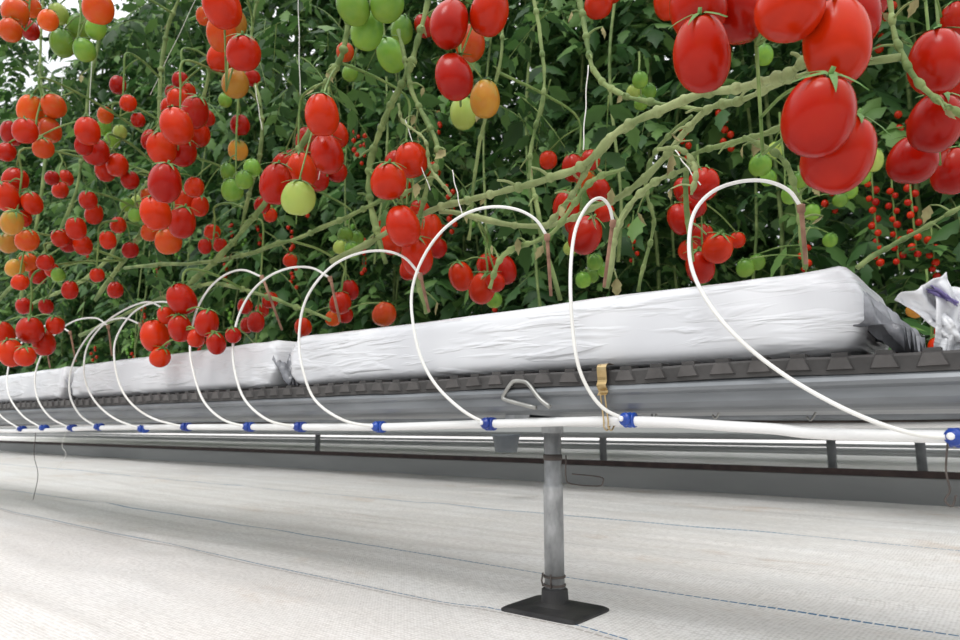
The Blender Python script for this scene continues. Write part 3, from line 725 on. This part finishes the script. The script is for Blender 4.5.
for cl in clusters:
    items=[]
    for (x,y,r,c,e) in cl:
        r=r*.97
        Rt=R0
        if r<10.5: Rt=R0*rnd(.80,1.0)
        D=F*Rt/r
        if D>1.75: D=1.5+.3*rnd(0,1)+ (D-1.75)*.25
        dv=ray(x,y)
        if x<235 and y>292: D=min(D,.762/dv.y)
        items.append([x,y,r,c,e,D])
    for it in items:
        x,y,r,c,e,D=it
        el=ELS[e]; low_front=(x<235 and y>292)
        for tries in range(60):
            p=atD(x,y,D); Rr=r*D/F; ok=True
            for q,rq in placed:
                if (p-q).length<(Rr+rq)*1.0: ok=False;break
            if ok: break
            D+=-.008 if low_front else .008
        placed.append((p,Rr*1.0)); it[5]=D; it.append(p); it.append(Rr)
        put_tomato(p,Rr,c,e,'tomatoes on the front vines',cal=True,tilt=.3); ntom+=1
    tops=[it[6]+Vector((0,0,it[7]*ELS[it[4]]*.9)) for it in items]
    cx=sum((t for t in tops),Vector())/len(tops)
    zt=max(t.z for t in tops); hi=Vector((cx.x,cx.y,zt+.03))
    best=None
    for o,Q in V_ALL:
        for q in Q:
            if q.z>zt-.01:
                d=(q-hi).length
                if best is None or d<best[0]: best=(d,o,q)
    if best is None: best=(0,V_ALL[0][0],hi)
    if best[0]>.35: start=hi+Vector((0,0,.03))
    else: start=best[2]
    rach=[start,start.lerp(hi,.55)+Vector((0,0,.012)),hi]
    zlo=min(t.z for t in tops)
    low=Vector((cx.x,cx.y,zlo+.01))
    for t in(.33,.66,1): rach.append(hi.lerp(low,t)+Vector((rnd(-.004,.004),rnd(-.004,.004),0)))
    Rp=smoothpath(rach,5); V=[];Fc=[]
    tube(V,Fc,Rp,.0034,8,.0020)
    for t,it in zip(tops,items):
        s=min(Rp,key=lambda q:(q-t).length+(.5 if q.z<t.z-.002 else 0))
        mid=s.lerp(t,.5)+Vector((0,0,.008))
        tube(V,Fc,smoothpath([s,mid,t],4),.0019,6)
    obj('truss_stem',V,Fc,M['truss'],parent=best[1],label='green fruit truss stalk')
print('front tomatoes',ntom)

strings=[(872,183,12,'r'),(892,190,11,'r'),(910,186,10,'r'),(932,240,9,'r'),(803,228,8,'r'),(632,225,7,'r')]
n2=0
for (x,y,k,col) in strings:
    Y=rnd(2.25,2.33); b0=atY(x,y,Y)
    V=[];Fc=[]; tube(V,Fc,[b0+Vector((0,.02,.06)),b0,b0+Vector((0,0,-.022*k))],.003,5)
    for j in range(k):
        p=b0+Vector((.008*(1 if j%2 else -1)+rnd(-.005,.005),rnd(-.01,.01),-.022*j+rnd(-.004,.004)))
        put_tomato(p,rnd(.0082,.0112),col,0,'tomatoes on the row behind',cal=False); n2+=1
    obj('hanging_truss_stalk',V,Fc,M['truss'],label='thin green fruit stalk hanging in the row behind',cat='fruit stalk',group='stalks in the row behind')
print('back tomatoes',n2)
for col,nst in(('r',46),('g',34)):
    V=[];Fc=[]
    for i in range(nst):
        Y=random.choice((2.26,2.32,2.36,3.95)); X=-Y*rnd(.0,2.6); z=rnd(.6,1.9)
        if X>-.55: z=rnd(.9,2.1)
        for j in range(random.randint(4,9)):
            c=Vector((X+.010*(1 if j%2 else -1)+rnd(-.006,.006),Y+rnd(-.02,.02),z-.025*j)); r=rnd(.009,.0135)
            lathe(V,Fc,[(r*math.sin(t),-r*1.1*math.cos(t)) for t in (.15,.7,1.2,1.6,2.1,2.6,3.0)],c,(0,0,1),10)
    obj('distant_tomatoes',V,Fc,TM[col],kind='stuff',label='small distant '+('red' if col=='r' else 'green')+' tomatoes hanging among the far leaves',cat='tomatoes')

def leafclump(x,y,Y,n,sp,L):
    V=[];Fc=[];SV=[];SF=[]
    c=atY(x,y,Y)
    for i in range(n):
        a=rnd(0,6.28); o=c+Vector((rnd(-sp,sp),rnd(-sp*.5,sp*.5),rnd(-sp,sp)))
        comp_leaf(V,Fc,o,Vector((math.cos(a),math.sin(a),rnd(-.7,.3))),rnd(L*.7,L*1.2),3,(SV,SF))
    o=obj('vine_foliage',V,Fc,M['leaf'],label='clump of dark green tomato leaves on the front vines',cat='leaves',group='leaf clumps on the front vines')
    obj('leaf_stalks',SV,SF,M['truss'],parent=o,label='thin green leaf stalks')
for (x,y,Y,n) in((20,60,1.15,15),(60,90,1.3,12),(110,150,1.2,9),(130,20,1.25,9),(270,45,1.15,10),(70,200,1.25,10),(200,100,1.3,9),(330,30,1.35,8),(20,270,1.3,10),(130,260,1.35,9),(230,230,1.35,7),(300,110,1.4,8),(430,120,1.35,6),(40,-20,1.2,14),(170,-20,1.2,12),(5,20,1.1,12),(480,150,1.4,6),(560,60,1.45,7),(400,10,1.35,7),(240,-20,1.3,8)):
    leafclump(x,y,Y,n,.17,.17)

# ---------------- light ----------------
w=bpy.data.worlds.new('greenhouse_daylight'); S.world=w; w.use_nodes=True
nt=w.node_tree; bg=nt.nodes['Background']
tc=N(nt,'ShaderNodeTexCoord'); sx=N(nt,'ShaderNodeSeparateXYZ'); nt.links.new(tc.outputs['Generated'],sx.inputs[0])
rp=ramp(nt,[(0.0,(.38,.39,.38)),(0.3,(.94,.97,1.0)),(1.0,(1,1,1))]); nt.links.new(sx.outputs['Z'],rp.inputs[0])
ms=N(nt,'ShaderNodeMapRange'); nt.links.new(sx.outputs['Z'],ms.inputs[0]); ms.inputs[1].default_value=.3; ms.inputs[2].default_value=1; ms.inputs[3].default_value=1.0; ms.inputs[4].default_value=2.15
nt.links.new(rp.outputs[0],bg.inputs[0]); nt.links.new(ms.outputs[0],bg.inputs[1])
def sun(e,ang,rot,col=(1,.99,.97)):
    d=bpy.data.lights.new('sun','SUN'); d.energy=e; d.angle=math.radians(ang); d.color=col
    o=bpy.data.objects.new('sun',d); COL.objects.link(o); o.rotation_euler=rot; return o
sun(1.2,22,(math.radians(32),0,math.radians(5)))
